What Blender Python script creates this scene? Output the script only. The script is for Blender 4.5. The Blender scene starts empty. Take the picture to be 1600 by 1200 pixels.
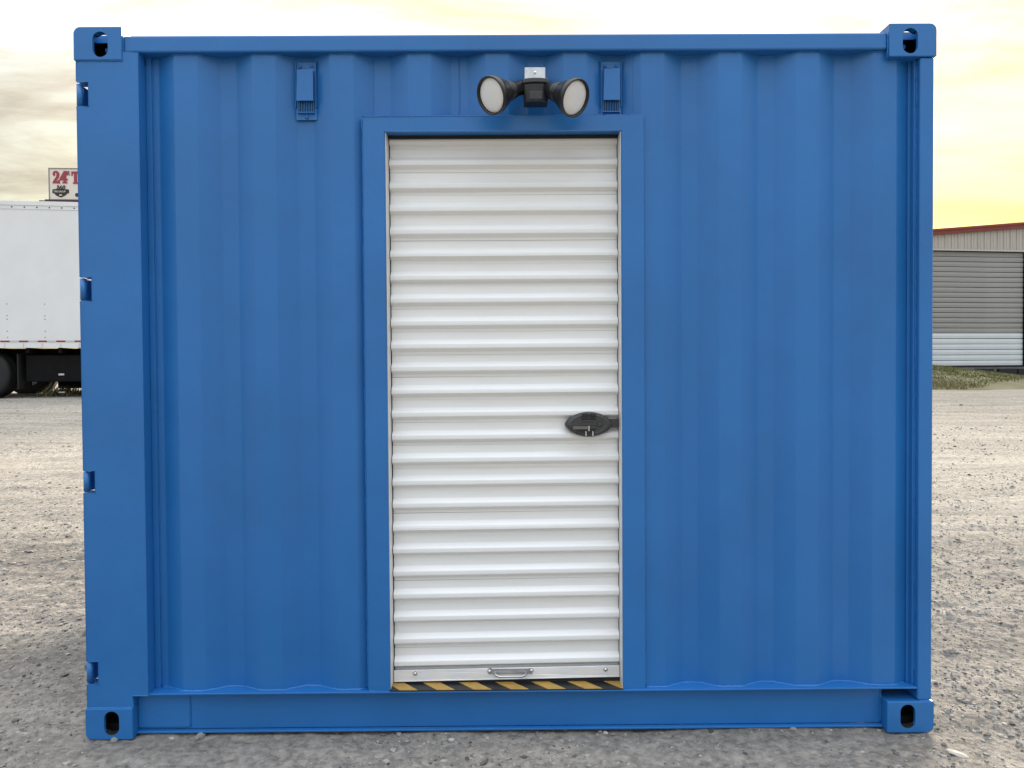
import bpy, bmesh, math, random
import numpy as np
from mathutils import Vector, Matrix

random.seed(7)
rng = np.random.default_rng(11)
S = bpy.context.scene
COL = S.collection

# ------------------------------------------------------------------ camera
cam_d = bpy.data.cameras.new('camera')
cam = bpy.data.objects.new('camera', cam_d)
COL.objects.link(cam)
S.camera = cam
PIT, YAW, ROL = 0.01988, -0.00499, 0.00656
cam_d.sensor_width = 36.0
cam_d.lens = 1202 / 1600 * 36.0
cam_d.clip_start = 0.05
cam_d.clip_end = 6000
fwd = Vector((0, 1, 0))
Rm = (Matrix.Rotation(YAW, 3, 'Z') @ Matrix.Rotation(math.pi / 2 - PIT, 3, 'X') @ Matrix.Rotation(-ROL, 3, 'Z'))
cam.matrix_world = Matrix.Translation((-0.00143, -2.64205, 1.27156)) @ Rm.to_4x4()

# ------------------------------------------------------------------ sky and sun
SUN_EL, SUN_AZ = math.radians(14.0), math.radians(28.0)       # azimuth measured from +Y towards +X
W = bpy.data.worlds.new('World')
S.world = W
W.use_nodes = True
nt = W.node_tree
SKY_FLAT, SKY_GAIN = 0.26, 2.32
nt.nodes.clear()


def wn(t, **k):
    n = nt.nodes.new(t)
    for a, b in k.items():
        setattr(n, a, b)
    return n


def wl(a, b):
    nt.links.new(a, b)


sky = wn('ShaderNodeTexSky', sky_type='NISHITA')
sky.sun_disc = False
sky.sun_elevation = SUN_EL
sky.sun_rotation = SUN_AZ
sky.altitude = 100
sky.air_density = 1.0
sky.dust_density = 2.2
sky.ozone_density = 1.0
tc = wn('ShaderNodeTexCoord')
sep = wn('ShaderNodeSeparateXYZ')
wl(tc.outputs['Generated'], sep.inputs[0])
# clouds: the view direction projected on a flat layer above the ground
za = wn('ShaderNodeMath', operation='MAXIMUM'); wl(sep.outputs['Z'], za.inputs[0]); za.inputs[1].default_value = 0.0
zb = wn('ShaderNodeMath', operation='ADD'); wl(za.outputs[0], zb.inputs[0]); zb.inputs[1].default_value = 0.09
dv = wn('ShaderNodeVectorMath', operation='DIVIDE')
cmb = wn('ShaderNodeCombineXYZ')
for i in range(3):
    wl(zb.outputs[0], cmb.inputs[i])
wl(tc.outputs['Generated'], dv.inputs[0]); wl(cmb.outputs[0], dv.inputs[1])
mp = wn('ShaderNodeMapping'); mp.inputs['Scale'].default_value = (0.75, 1.3, 0.0); mp.inputs['Location'].default_value = (15.5, 19.2, 0.0)
wl(dv.outputs[0], mp.inputs[0])
n1 = wn('ShaderNodeTexNoise'); n1.inputs['Scale'].default_value = 1.25; n1.inputs['Detail'].default_value = 8; n1.inputs['Roughness'].default_value = 0.60
n1.inputs['Distortion'].default_value = 0.35
wl(mp.outputs[0], n1.inputs['Vector'])
cr = wn('ShaderNodeValToRGB'); cr.color_ramp.elements[0].position = 0.38; cr.color_ramp.elements[1].position = 0.62
wl(n1.outputs[0], cr.inputs[0])
bw0 = wn('ShaderNodeRGBToBW'); wl(sky.outputs[0], bw0.inputs[0])
pw_ = wn('ShaderNodeMath', operation='POWER'); wl(bw0.outputs[0], pw_.inputs[0]); pw_.inputs[1].default_value = SKY_FLAT - 1
kk = wn('ShaderNodeMath', operation='MULTIPLY'); wl(pw_.outputs[0], kk.inputs[0]); kk.inputs[1].default_value = SKY_GAIN
zp = wn('ShaderNodeMath', operation='POWER'); wl(za.outputs[0], zp.inputs[0]); zp.inputs[1].default_value = 2.0
oc = wn('ShaderNodeMath', operation='MULTIPLY_ADD'); wl(zp.outputs[0], oc.inputs[0]); oc.inputs[1].default_value = 2.15; oc.inputs[2].default_value = 0.50   # a thin overcast brightens upwards
k2 = wn('ShaderNodeMath', operation='MULTIPLY'); wl(kk.outputs[0], k2.inputs[0]); wl(oc.outputs[0], k2.inputs[1])
ev = wn('ShaderNodeVectorMath', operation='SCALE'); wl(sky.outputs[0], ev.inputs[0]); wl(k2.outputs[0], ev.inputs['Scale'])
bw = wn('ShaderNodeRGBToBW'); wl(ev.outputs[0], bw.inputs[0])
tint = wn('ShaderNodeMixRGB', blend_type='MULTIPLY'); tint.inputs[0].default_value = 1.0
tint.inputs[2].default_value = (1.06, 1.0, 0.88, 1)
wl(bw.outputs[0], tint.inputs[1])
cov = wn('ShaderNodeMapRange'); cov.inputs['To Min'].default_value = 0.55; cov.inputs['To Max'].default_value = 0.85
wl(cr.outputs[0], cov.inputs[0])
mix = wn('ShaderNodeMixRGB'); wl(cov.outputs[0], mix.inputs[0]); wl(ev.outputs[0], mix.inputs[1]); wl(tint.outputs[0], mix.inputs[2])
bri = wn('ShaderNodeMapRange'); bri.inputs['To Min'].default_value = 1.38; bri.inputs['To Max'].default_value = 0.72
wl(cr.outputs[0], bri.inputs[0])
mul = wn('ShaderNodeVectorMath', operation='SCALE'); wl(mix.outputs[0], mul.inputs[0]); wl(bri.outputs[0], mul.inputs['Scale'])
# clouds towards the low sun take its cream and yellow light
dt = wn('ShaderNodeVectorMath', operation='DOT_PRODUCT'); wl(tc.outputs['Generated'], dt.inputs[0])
dt.inputs[1].default_value = (math.sin(SUN_AZ) * math.cos(SUN_EL), math.cos(SUN_AZ) * math.cos(SUN_EL), math.sin(SUN_EL))
wf = wn('ShaderNodeMapRange', interpolation_type='SMOOTHSTEP'); wl(dt.outputs['Value'], wf.inputs[0]); wf.inputs['From Min'].default_value = 0.2; wf.inputs['From Max'].default_value = 1.0
thin = wn('ShaderNodeMapRange'); wl(cr.outputs[0], thin.inputs[0]); thin.inputs['To Min'].default_value = 1.0; thin.inputs['To Max'].default_value = 0.45
low = wn('ShaderNodeMapRange'); wl(za.outputs[0], low.inputs[0]); low.inputs['From Max'].default_value = 0.40; low.inputs['To Min'].default_value = 1.0; low.inputs['To Max'].default_value = 0.22
wm0 = wn('ShaderNodeMath', operation='MULTIPLY'); wl(wf.outputs[0], wm0.inputs[0]); wl(thin.outputs[0], wm0.inputs[1])
wm = wn('ShaderNodeMath', operation='MULTIPLY'); wl(wm0.outputs[0], wm.inputs[0]); wl(low.outputs[0], wm.inputs[1])
wc = wn('ShaderNodeMixRGB'); wl(wm.outputs[0], wc.inputs[0]); wc.inputs[1].default_value = (1, 1, 1, 1); wc.inputs[2].default_value = (1.24, 1.04, 0.10, 1)
mu2 = wn('ShaderNodeVectorMath', operation='MULTIPLY'); wl(mul.outputs[0], mu2.inputs[0]); wl(wc.outputs[0], mu2.inputs[1])
bg = wn('ShaderNodeBackground'); bg.inputs['Strength'].default_value = 0.12
tm_ = wn('ShaderNodeMath', operation='MULTIPLY'); wl(wf.outputs[0], tm_.inputs[0]); wl(cr.outputs[0], tm_.inputs[1])
tk = wn('ShaderNodeMixRGB'); wl(tm_.outputs[0], tk.inputs[0]); tk.inputs[1].default_value = (1, 1, 1, 1); tk.inputs[2].default_value = (1.14, 0.94, 0.74, 1)
mu3 = wn('ShaderNodeVectorMath', operation='MULTIPLY'); wl(mu2.outputs[0], mu3.inputs[0]); wl(tk.outputs[0], mu3.inputs[1])
wl(mu3.outputs[0], bg.inputs[0])
wo = wn('ShaderNodeOutputWorld'); wl(bg.outputs[0], wo.inputs[0])

sl = bpy.data.lights.new('sun', 'SUN')
sl.energy = 3.4
sl.angle = math.radians(20)
sl.color = (1.0, 0.88, 0.74)
so = bpy.data.objects.new('sun', sl)
COL.objects.link(so)
sd = Vector((math.sin(SUN_AZ) * math.cos(SUN_EL), math.cos(SUN_AZ) * math.cos(SUN_EL), math.sin(SUN_EL)))
so.rotation_euler = sd.to_track_quat('Z', 'Y').to_euler()
so.location = (10, 30, 12)

S.view_settings.view_transform = 'Standard'
S.view_settings.look = 'None'
S.view_settings.exposure = 1.84
S.view_settings.gamma = 1
S.view_settings.use_curve_mapping = False
S.cycles.use_denoising = True
S.cycles.max_bounces = 6
S.cycles.diffuse_bounces = 4


# ------------------------------------------------------------------ materials
def mat(name, col, rough=0.5, metal=0.0, spec=0.5, var=0.0, vscale=6.0, bump=0.0, bscale=60.0, var2=None,
        bump2=0.0, b2scale=3.0, stretch=(1, 1, 1)):
    m = bpy.data.materials.new(name)
    m.use_nodes = True
    t = m.node_tree
    b = t.nodes['Principled BSDF']
    b.inputs['Base Color'].default_value = (*col, 1)
    b.inputs['Roughness'].default_value = rough
    b.inputs['Metallic'].default_value = metal
    b.inputs['Specular IOR Level'].default_value = spec
    co = t.nodes.new('ShaderNodeTexCoord')
    mpn = t.nodes.new('ShaderNodeMapping')
    mpn.inputs['Scale'].default_value = stretch
    t.links.new(co.outputs['Object'], mpn.inputs[0])
    if var or var2:
        n = t.nodes.new('ShaderNodeTexNoise')
        n.inputs['Scale'].default_value = vscale
        n.inputs['Detail'].default_value = 6
        n.inputs['Roughness'].default_value = 0.62
        t.links.new(mpn.outputs[0], n.inputs['Vector'])
        r = t.nodes.new('ShaderNodeValToRGB')
        r.color_ramp.elements[0].position = 0.33
        r.color_ramp.elements[1].position = 0.67
        c2 = var2 if var2 else tuple(min(1, c * (1 + var)) for c in col)
        c1 = col if var2 else tuple(c * (1 - var) for c in col)
        r.color_ramp.elements[0].color = (*c1, 1)
        r.color_ramp.elements[1].color = (*c2, 1)
        t.links.new(n.outputs[0], r.inputs[0])
        t.links.new(r.outputs[0], b.inputs['Base Color'])
        rr = t.nodes.new('ShaderNodeMapRange')
        rr.inputs['To Min'].default_value = max(0.02, rough - 0.06)
        rr.inputs['To Max'].default_value = min(1, rough + 0.06)
        t.links.new(n.outputs[0], rr.inputs[0])
        t.links.new(rr.outputs[0], b.inputs['Roughness'])
    last = None
    for st, sc, dist in ((bump, bscale, 0.002), (bump2, b2scale, 0.02)):
        if st:
            n = t.nodes.new('ShaderNodeTexNoise')
            n.inputs['Scale'].default_value = sc
            n.inputs['Detail'].default_value = 4
            t.links.new(mpn.outputs[0], n.inputs['Vector'])
            bp = t.nodes.new('ShaderNodeBump')
            bp.inputs['Strength'].default_value = st
            bp.inputs['Distance'].default_value = dist
            t.links.new(n.outputs[0], bp.inputs['Height'])
            if last:
                t.links.new(last.outputs[0], bp.inputs['Normal'])
            last = bp
    if last:
        t.links.new(last.outputs[0], b.inputs['Normal'])
    return m


BLUE = mat('blue_paint', (0.0165, 0.146, 0.420), 0.37, var=0.08, vscale=2.2, bump=0.22, bscale=190, bump2=0.14, b2scale=3.2)
WHITE = mat('white_door_paint', (0.82, 0.82, 0.815), 0.34, var=0.035, vscale=5, bump=0.05, bscale=300, bump2=0.05, b2scale=4, stretch=(0.5, 1, 3))
GUIDE = mat('pale_guide_steel', (0.72, 0.71, 0.69), 0.4, metal=0.15, var=0.08, vscale=8)
GALV = mat('galvanised_steel', (0.55, 0.56, 0.57), 0.36, metal=0.85, var=0.14, vscale=28)
ALU = mat('dull_aluminium', (0.78, 0.78, 0.785), 0.42, metal=0.12, var=0.13, vscale=14, stretch=(0.25, 1, 1.5), bump=0.1, bscale=120)
CHROME = mat('bright_bolt_steel', (0.7, 0.7, 0.7), 0.2, metal=1.0)
BLACKP = mat('black_plastic', (0.012, 0.012, 0.013), 0.36, var=0.25, vscale=20, bump=0.06, bscale=400)
GREYP = mat('dark_grey_plastic', (0.042, 0.044, 0.047), 0.33, var=0.1, vscale=30, bump=0.08, bscale=500)
RUBBER = mat('black_rubber', (0.011, 0.011, 0.012), 0.75, var=0.25, vscale=8)
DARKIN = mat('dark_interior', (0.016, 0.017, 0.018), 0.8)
LENS = mat('frosted_lamp_glass', (0.80, 0.79, 0.77), 0.22, var=0.04, vscale=14, bump=0.3, bscale=160)
YELLOW = mat('hazard_yellow', (0.42, 0.255, 0.06), 0.5, var=0.12, vscale=30)
TAPEBLK = mat('hazard_black', (0.011, 0.012, 0.014), 0.45, var=0.2, vscale=30)
TRUCKW = mat('white_truck_panel', (0.72, 0.73, 0.735), 0.4, var=0.035, vscale=1.5, bump2=0.15, b2scale=1.4)
REDT = mat('red_reflector', (0.30, 0.012, 0.03), 0.35)
SILT = mat('silver_reflector', (0.5, 0.5, 0.5), 0.35)
RIVET = mat('rivet_steel', (0.10, 0.10, 0.105), 0.5, metal=0.4)
CHASSIS = mat('black_chassis', (0.006, 0.006, 0.0065), 0.8, spec=0.15, var=0.3, vscale=6)
SIDING = mat('grey_siding', (0.42, 0.385, 0.345), 0.5, var=0.07, vscale=3, stretch=(3, 3, 0.4))
REDTRIM = mat('dark_red_trim', (0.20, 0.028, 0.022), 0.4, var=0.12, vscale=2)
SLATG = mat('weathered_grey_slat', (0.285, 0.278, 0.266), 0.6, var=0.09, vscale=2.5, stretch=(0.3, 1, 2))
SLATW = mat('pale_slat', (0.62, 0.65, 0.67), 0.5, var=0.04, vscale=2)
CONC = mat('dock_concrete', (0.13, 0.125, 0.12), 0.85, var=0.3, vscale=4)
SIGNW = mat('sign_white', (0.62, 0.58, 0.54), 0.5, var=0.03, vscale=1)
SIGNR = mat('sign_red', (0.26, 0.03, 0.05), 0.5)
SIGNK = mat('sign_black', (0.014, 0.014, 0.015), 0.5)
STONEP = mat('pale_stone', (0.46, 0.42, 0.37), 0.85, var=0.1, vscale=40, bump=0.5, bscale=120)
STONEG = mat('grey_stone', (0.24, 0.235, 0.225), 0.85, var=0.15, vscale=40, bump=0.5, bscale=120)


# ------------------------------------------------------------------ mesh builder
class MB:
    def __init__(s):
        s.v = []; s.f = []; s.m = []; s.sm = []

    def add(s, vs, fs, mi=0, smooth=False):
        o = len(s.v)
        s.v += [tuple(p) for p in vs]
        for f in fs:
            s.f.append(tuple(i + o for i in f)); s.m.append(mi); s.sm.append(smooth)
        return s

    def box(s, x0, x1, y0, y1, z0, z1, mi=0):
        vs = [(x0, y0, z0), (x1, y0, z0), (x1, y1, z0), (x0, y1, z0), (x0, y0, z1), (x1, y0, z1), (x1, y1, z1), (x0, y1, z1)]
        return s.add(vs, [(3, 2, 1, 0), (4, 5, 6, 7), (0, 1, 5, 4), (1, 2, 6, 5), (2, 3, 7, 6), (3, 0, 4, 7)], mi)

    def prism(s, loops, y0, y1, mi=0, smooth=False):
        """outline(s) in x,z (first outer, the others holes) extruded along y"""
        bm = bmesh.new()
        es = []
        for lp in loops:
            vv = [bm.verts.new((p[0], y0, p[1])) for p in lp]
            for i in range(len(vv)):
                es.append(bm.edges.new((vv[i], vv[(i + 1) % len(vv)])))
        bm.verts.index_update()
        bmesh.ops.triangle_fill(bm, edges=es, use_beauty=True, use_dissolve=False, normal=(0, -1, 0))
        bm.verts.index_update()
        vs = [v.co.copy() for v in bm.verts]
        n = len(vs)
        tris = []
        for f in bm.faces:
            idx = [v.index for v in f.verts]
            if f.normal.y > 0:
                idx.reverse()
            tris.append(idx)
        bm.free()
        vs2 = [(v.x, y0, v.z) for v in vs] + [(v.x, y1, v.z) for v in vs]
        fs = [tuple(t) for t in tris] + [tuple(i + n for i in reversed(t)) for t in tris]
        s.add(vs2, fs, mi)
        o = len(s.v) - 2 * n
        k = 0
        for li, lp in enumerate(loops):
            L = len(lp)
            a = sum(lp[i][0] * lp[(i + 1) % L][1] - lp[(i + 1) % L][0] * lp[i][1] for i in range(L))
            ccw = a > 0
            for i in range(L):
                p, q = k + i, k + (i + 1) % L
                f = (p, p + n, q + n, q)
                if ccw == (li == 0):
                    f = f[::-1]
                f = f[::-1] if (ccw == (li == 0)) else f
                # outer ccw seen from -y: side normal must point outwards
                f = (q, q + n, p + n, p) if (ccw == (li == 0)) else (p, p + n, q + n, q)
                s.f.append(tuple(j + o for j in f)); s.m.append(mi); s.sm.append(smooth)
            k += L
        return s

    def tube(s, path, r, n=8, mi=0, caps=True, smooth=True):
        path = [Vector(p) for p in path]
        rs = r if isinstance(r, (list, tuple)) else [r] * len(path)
        o = len(s.v)
        ref = None
        for i, p in enumerate(path):
            d = (path[min(i + 1, len(path) - 1)] - path[max(i - 1, 0)]).normalized()
            if ref is None:
                ref = d.orthogonal().normalized()
            u = (ref - d * ref.dot(d)).normalized(); w = d.cross(u); ref = u
            for k in range(n):
                a = 2 * math.pi * k / n
                s.v.append(tuple(p + (u * math.cos(a) + w * math.sin(a)) * rs[i]))
        for i in range(len(path) - 1):
            for k in range(n):
                s.f.append((o + i * n + k, o + i * n + (k + 1) % n, o + (i + 1) * n + (k + 1) % n, o + (i + 1) * n + k))
                s.m.append(mi); s.sm.append(smooth)
        if caps:
            s.f.append(tuple(o + k for k in reversed(range(n)))); s.m.append(mi); s.sm.append(False)
            e = o + (len(path) - 1) * n
            s.f.append(tuple(e + k for k in range(n))); s.m.append(mi); s.sm.append(False)
        return s

    def lathe(s, c, axis, prof, n=32, mi=0, smooth=True):
        """rings of (distance along the axis, radius)"""
        a = Vector(axis).normalized(); c = Vector(c); u = a.orthogonal().normalized(); w = a.cross(u)
        o = len(s.v)
        for t, r in prof:
            for k in range(n):
                g = 2 * math.pi * k / n
                s.v.append(tuple(c + a * t + (u * math.cos(g) + w * math.sin(g)) * r))
        for i in range(len(prof) - 1):
            for k in range(n):
                s.f.append((o + i * n + k, o + i * n + (k + 1) % n, o + (i + 1) * n + (k + 1) % n, o + (i + 1) * n + k))
                s.m.append(mi); s.sm.append(smooth)
        return s

    def sheet(s, prof, z0, z1, th, mi=0, smooth=True):
        """profile in x,y extruded in z with a thickness along y"""
        n = len(prof)
        lo, hi = [(x, y, z0) for x, y in prof], [(x, y, z1) for x, y in prof]
        lob, hib = [(x, y + th, z0) for x, y in prof], [(x, y + th, z1) for x, y in prof]
        rg = range(n - 1)
        s.add(lo + hi, [(i, i + 1, n + i + 1, n + i) for i in rg], mi, smooth)
        s.add(lob + hib, [(i + 1, i, n + i, n + i + 1) for i in rg], mi, smooth)
        s.add(lo + lob, [(i + 1, i, n + i, n + i + 1) for i in rg], mi, False)
        s.add(hi + hib, [(i, i + 1, n + i + 1, n + i) for i in rg], mi, False)
        s.add([lo[0], hi[0], hib[0], lob[0], hi[-1], lo[-1], lob[-1], hib[-1]], [(0, 1, 2, 3), (4, 5, 6, 7)], mi, False)
        return s

    def dome(s, c, r, h, axis=(0, -1, 0), n=10, mi=0):
        a = Vector(axis).normalized(); c = Vector(c)
        path = []; rs = []
        for i in range(5):
            t = i / 4 * math.pi / 2
            path.append(c + a * (h * math.sin(t))); rs.append(max(r * math.cos(t), r * 0.03))
        return s.tube(path, rs, n, mi)

    def mesh(s, name, mats, bevel=0.0, seg=2, off=(0, 0, 0), ang=35):
        me = bpy.data.meshes.new(name)
        vs = [(p[0] - off[0], p[1] - off[1], p[2] - off[2]) for p in s.v]
        me.from_pydata(vs, [], s.f)
        for m in (mats if isinstance(mats, (list, tuple)) else [mats]):
            me.materials.append(m)
        me.polygons.foreach_set('material_index', s.m)
        me.polygons.foreach_set('use_smooth', s.sm)
        if bevel:
            bm = bmesh.new(); bm.from_mesh(me)
            bmesh.ops.remove_doubles(bm, verts=bm.verts, dist=1e-6)
            es = [e for e in bm.edges if len(e.link_faces) == 2 and e.calc_face_angle(0) > math.radians(ang)]
            bmesh.ops.bevel(bm, geom=es, offset=bevel, segments=seg, affect='EDGES', profile=0.5, clamp_overlap=True)
            bm.to_mesh(me); bm.free()
        me.update()
        return me

    def build(s, name, mats, parent=None, **k):
        return link(name, s.mesh(name, mats, **k), parent)


def link(name, me, parent=None, loc=None):
    o = bpy.data.objects.new(name, me)
    COL.objects.link(o)
    if parent:
        o.parent = parent
    if loc:
        o.location = loc
    return o


def thing(name, label, cat, loc=(0, 0, 0), rz=0.0, group=None):
    o = bpy.data.objects.new(name, None)
    COL.objects.link(o)
    o.location = loc; o.rotation_euler = (0, 0, rz)
    o.empty_display_size = 0.2
    o['label'] = label; o['category'] = cat
    if group:
        o['group'] = group
    return o


def copy_tree(o, parent=None, loc=None):
    c = o.copy(); COL.objects.link(c)
    if parent:
        c.parent = parent
    if loc is not None:
        c.location = loc
    for ch in list(o.children):
        copy_tree(ch, c)
    return c


def stadium(cx, cz, w, h, n=10):
    r = w / 2; a = h / 2 - r
    pts = []
    for i in range(n + 1):
        t = math.pi * i / n
        pts.append((cx + r * math.cos(t), cz + a + r * math.sin(t)))
    for i in range(n + 1):
        t = math.pi + math.pi * i / n
        pts.append((cx + r * math.cos(t), cz - a + r * math.sin(t)))
    return pts


# ------------------------------------------------------------------ noise for the ground
def vnoise(x, y, seed):
    xi = np.floor(x).astype(np.int64); yi = np.floor(y).astype(np.int64)
    xf = x - xi; yf = y - yi
    u = xf * xf * xf * (xf * (xf * 6 - 15) + 10); v = yf * yf * yf * (yf * (yf * 6 - 15) + 10)

    def h(a, b):
        n = (a * 374761393 + b * 668265263 + seed * 974634253) & 0xFFFFFFFF
        n = ((n ^ (n >> 13)) * 1274126177) & 0xFFFFFFFF
        n = (n ^ (n >> 16)) & 0xFFFFFFFF
        return n / 4294967295.0 * 2 - 1
    return (h(xi, yi) * (1 - u) + h(xi + 1, yi) * u) * (1 - v) + (h(xi, yi + 1) * (1 - u) + h(xi + 1, yi + 1) * u) * v


def fbm(x, y, seed, o=4, g=0.5):
    r = 0; a = 1
    for i in range(o):
        r = r + a * vnoise(x, y, seed + i * 17)
        x = x * 2.03 + 5.1; y = y * 2.03 + 1.7; a *= g
    return r


def ground_base(x, y):
    x = np.asarray(x, float); y = np.asarray(y, float)
    t = 0.0655 * np.logaddexp(0, (y - 1.1) * 2.2) / 2.2
    b = 0.77 - np.logaddexp(0, (0.77 - t) * 14) / 14          # soft limit
    b = b + np.logaddexp(0, (0.77 - 0) * 14) / 14 - 0.77
    b = np.clip(b, 0, None)
    side = -0.006 * np.clip(x, -40, 40) * np.clip((y - 1) / 10, 0, 1)
    # level pad under the container
    px = np.clip((np.abs(x) - 1.35) / 0.6, 0, 1)
    py = np.clip((y - 2.6) / 0.8, 0, 1)
    pad = np.maximum(px, py)
    return (b + side) * pad - 0.008


def ground_z(x, y):
    x = np.asarray(x, float); y = np.asarray(y, float)
    near = np.clip(1 - (y - 3) / 14, 0.15, 1)
    z = ground_base(x, y)
    rough = np.clip(np.maximum((np.abs(x) - 1.3) / 0.5, (-y + 0.02) / 0.25), 0.30, 1)
    z = z + 0.010 * fbm(x * 1.3, y * 1.6, 3, 3) * rough
    xr = x * 0.93 + y * 0.36; yr = -x * 0.36 + y * 0.93
    trk = np.where(x < 0, vnoise(xr * 1.1, yr * 11, 21), vnoise(x * 0.8 + 0.1 * y, y * 9 - x * 0.6, 22))
    z = z + (0.0055 + 0.004 * np.clip((y - 1.5) / 3, 0, 1)) * trk * rough
    b = fbm(x * 9, y * 11, 5, 4, 0.6)
    z = z + 0.0052 * np.maximum(b, -0.4) * near * rough
    pile = np.exp(-((y - 0.055) / 0.05) ** 2) * (np.abs(x) < 1.30) * (0.6 + 0.5 * fbm(x * 4, y * 4, 91, 3))
    z = z + 0.011 * np.clip(pile, 0, 1.2)
    d = fbm(x * 24, y * 27, 15, 3, 0.62)
    z = z + 0.0036 * d * near * np.clip(rough, 0.45, 1)
    c = vnoise(x * 42, y * 42, 9)
    z = z + 0.0020 * np.abs(c) * near
    return z


# ------------------------------------------------------------------ ground
def axis(dense0, dense1, step, grow, lim0, lim1, glo=None):
    a = list(np.arange(dense0, dense1, step))
    s = step; x = a[-1]
    while x < lim1:
        s *= grow; x += s; a.append(x)
    s = step; x = a[0]; lo = []
    while x > lim0:
        s *= glo or grow; x -= s; lo.append(x)
    return np.array(lo[::-1] + a)


gx = axis(-3.0, 3.0, 0.0125, 1.035, -1500, 1500)
gy = axis(-1.1, 2.3, 0.0125, 1.016, -1500, 2500, 1.07)
X, Y = np.meshgrid(gx, gy)
Z = ground_z(X, Y)
ny, nx = X.shape
co = np.stack([X, Y, Z], -1).reshape(-1, 3).astype(np.float32)
ii = np.arange(ny * nx).reshape(ny, nx)
quads = np.stack([ii[:-1, :-1], ii[:-1, 1:], ii[1:, 1:], ii[1:, :-1]], -1).reshape(-1, 4).astype(np.int32)


def np_mesh(name, co, faces, mats, smooth=True, attr=None):
    me = bpy.data.meshes.new(name)
    n = faces.shape[1]
    me.vertices.add(len(co)); me.vertices.foreach_set('co', co.astype(np.float32).ravel())
    me.loops.add(faces.size); me.loops.foreach_set('vertex_index', faces.astype(np.int32).ravel())
    me.polygons.add(len(faces))
    me.polygons.foreach_set('loop_start', np.arange(0, faces.size, n, dtype=np.int32))
    me.polygons.foreach_set('use_smooth', np.full(len(faces), smooth, dtype=bool))
    for m in mats:
        me.materials.append(m)
    if attr is not None:
        a = me.attributes.new('tone', 'FLOAT_COLOR', 'POINT')
        a.data.foreach_set('color', attr.astype(np.float32).ravel())
    me.update(calc_edges=True)
    return me


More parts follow.
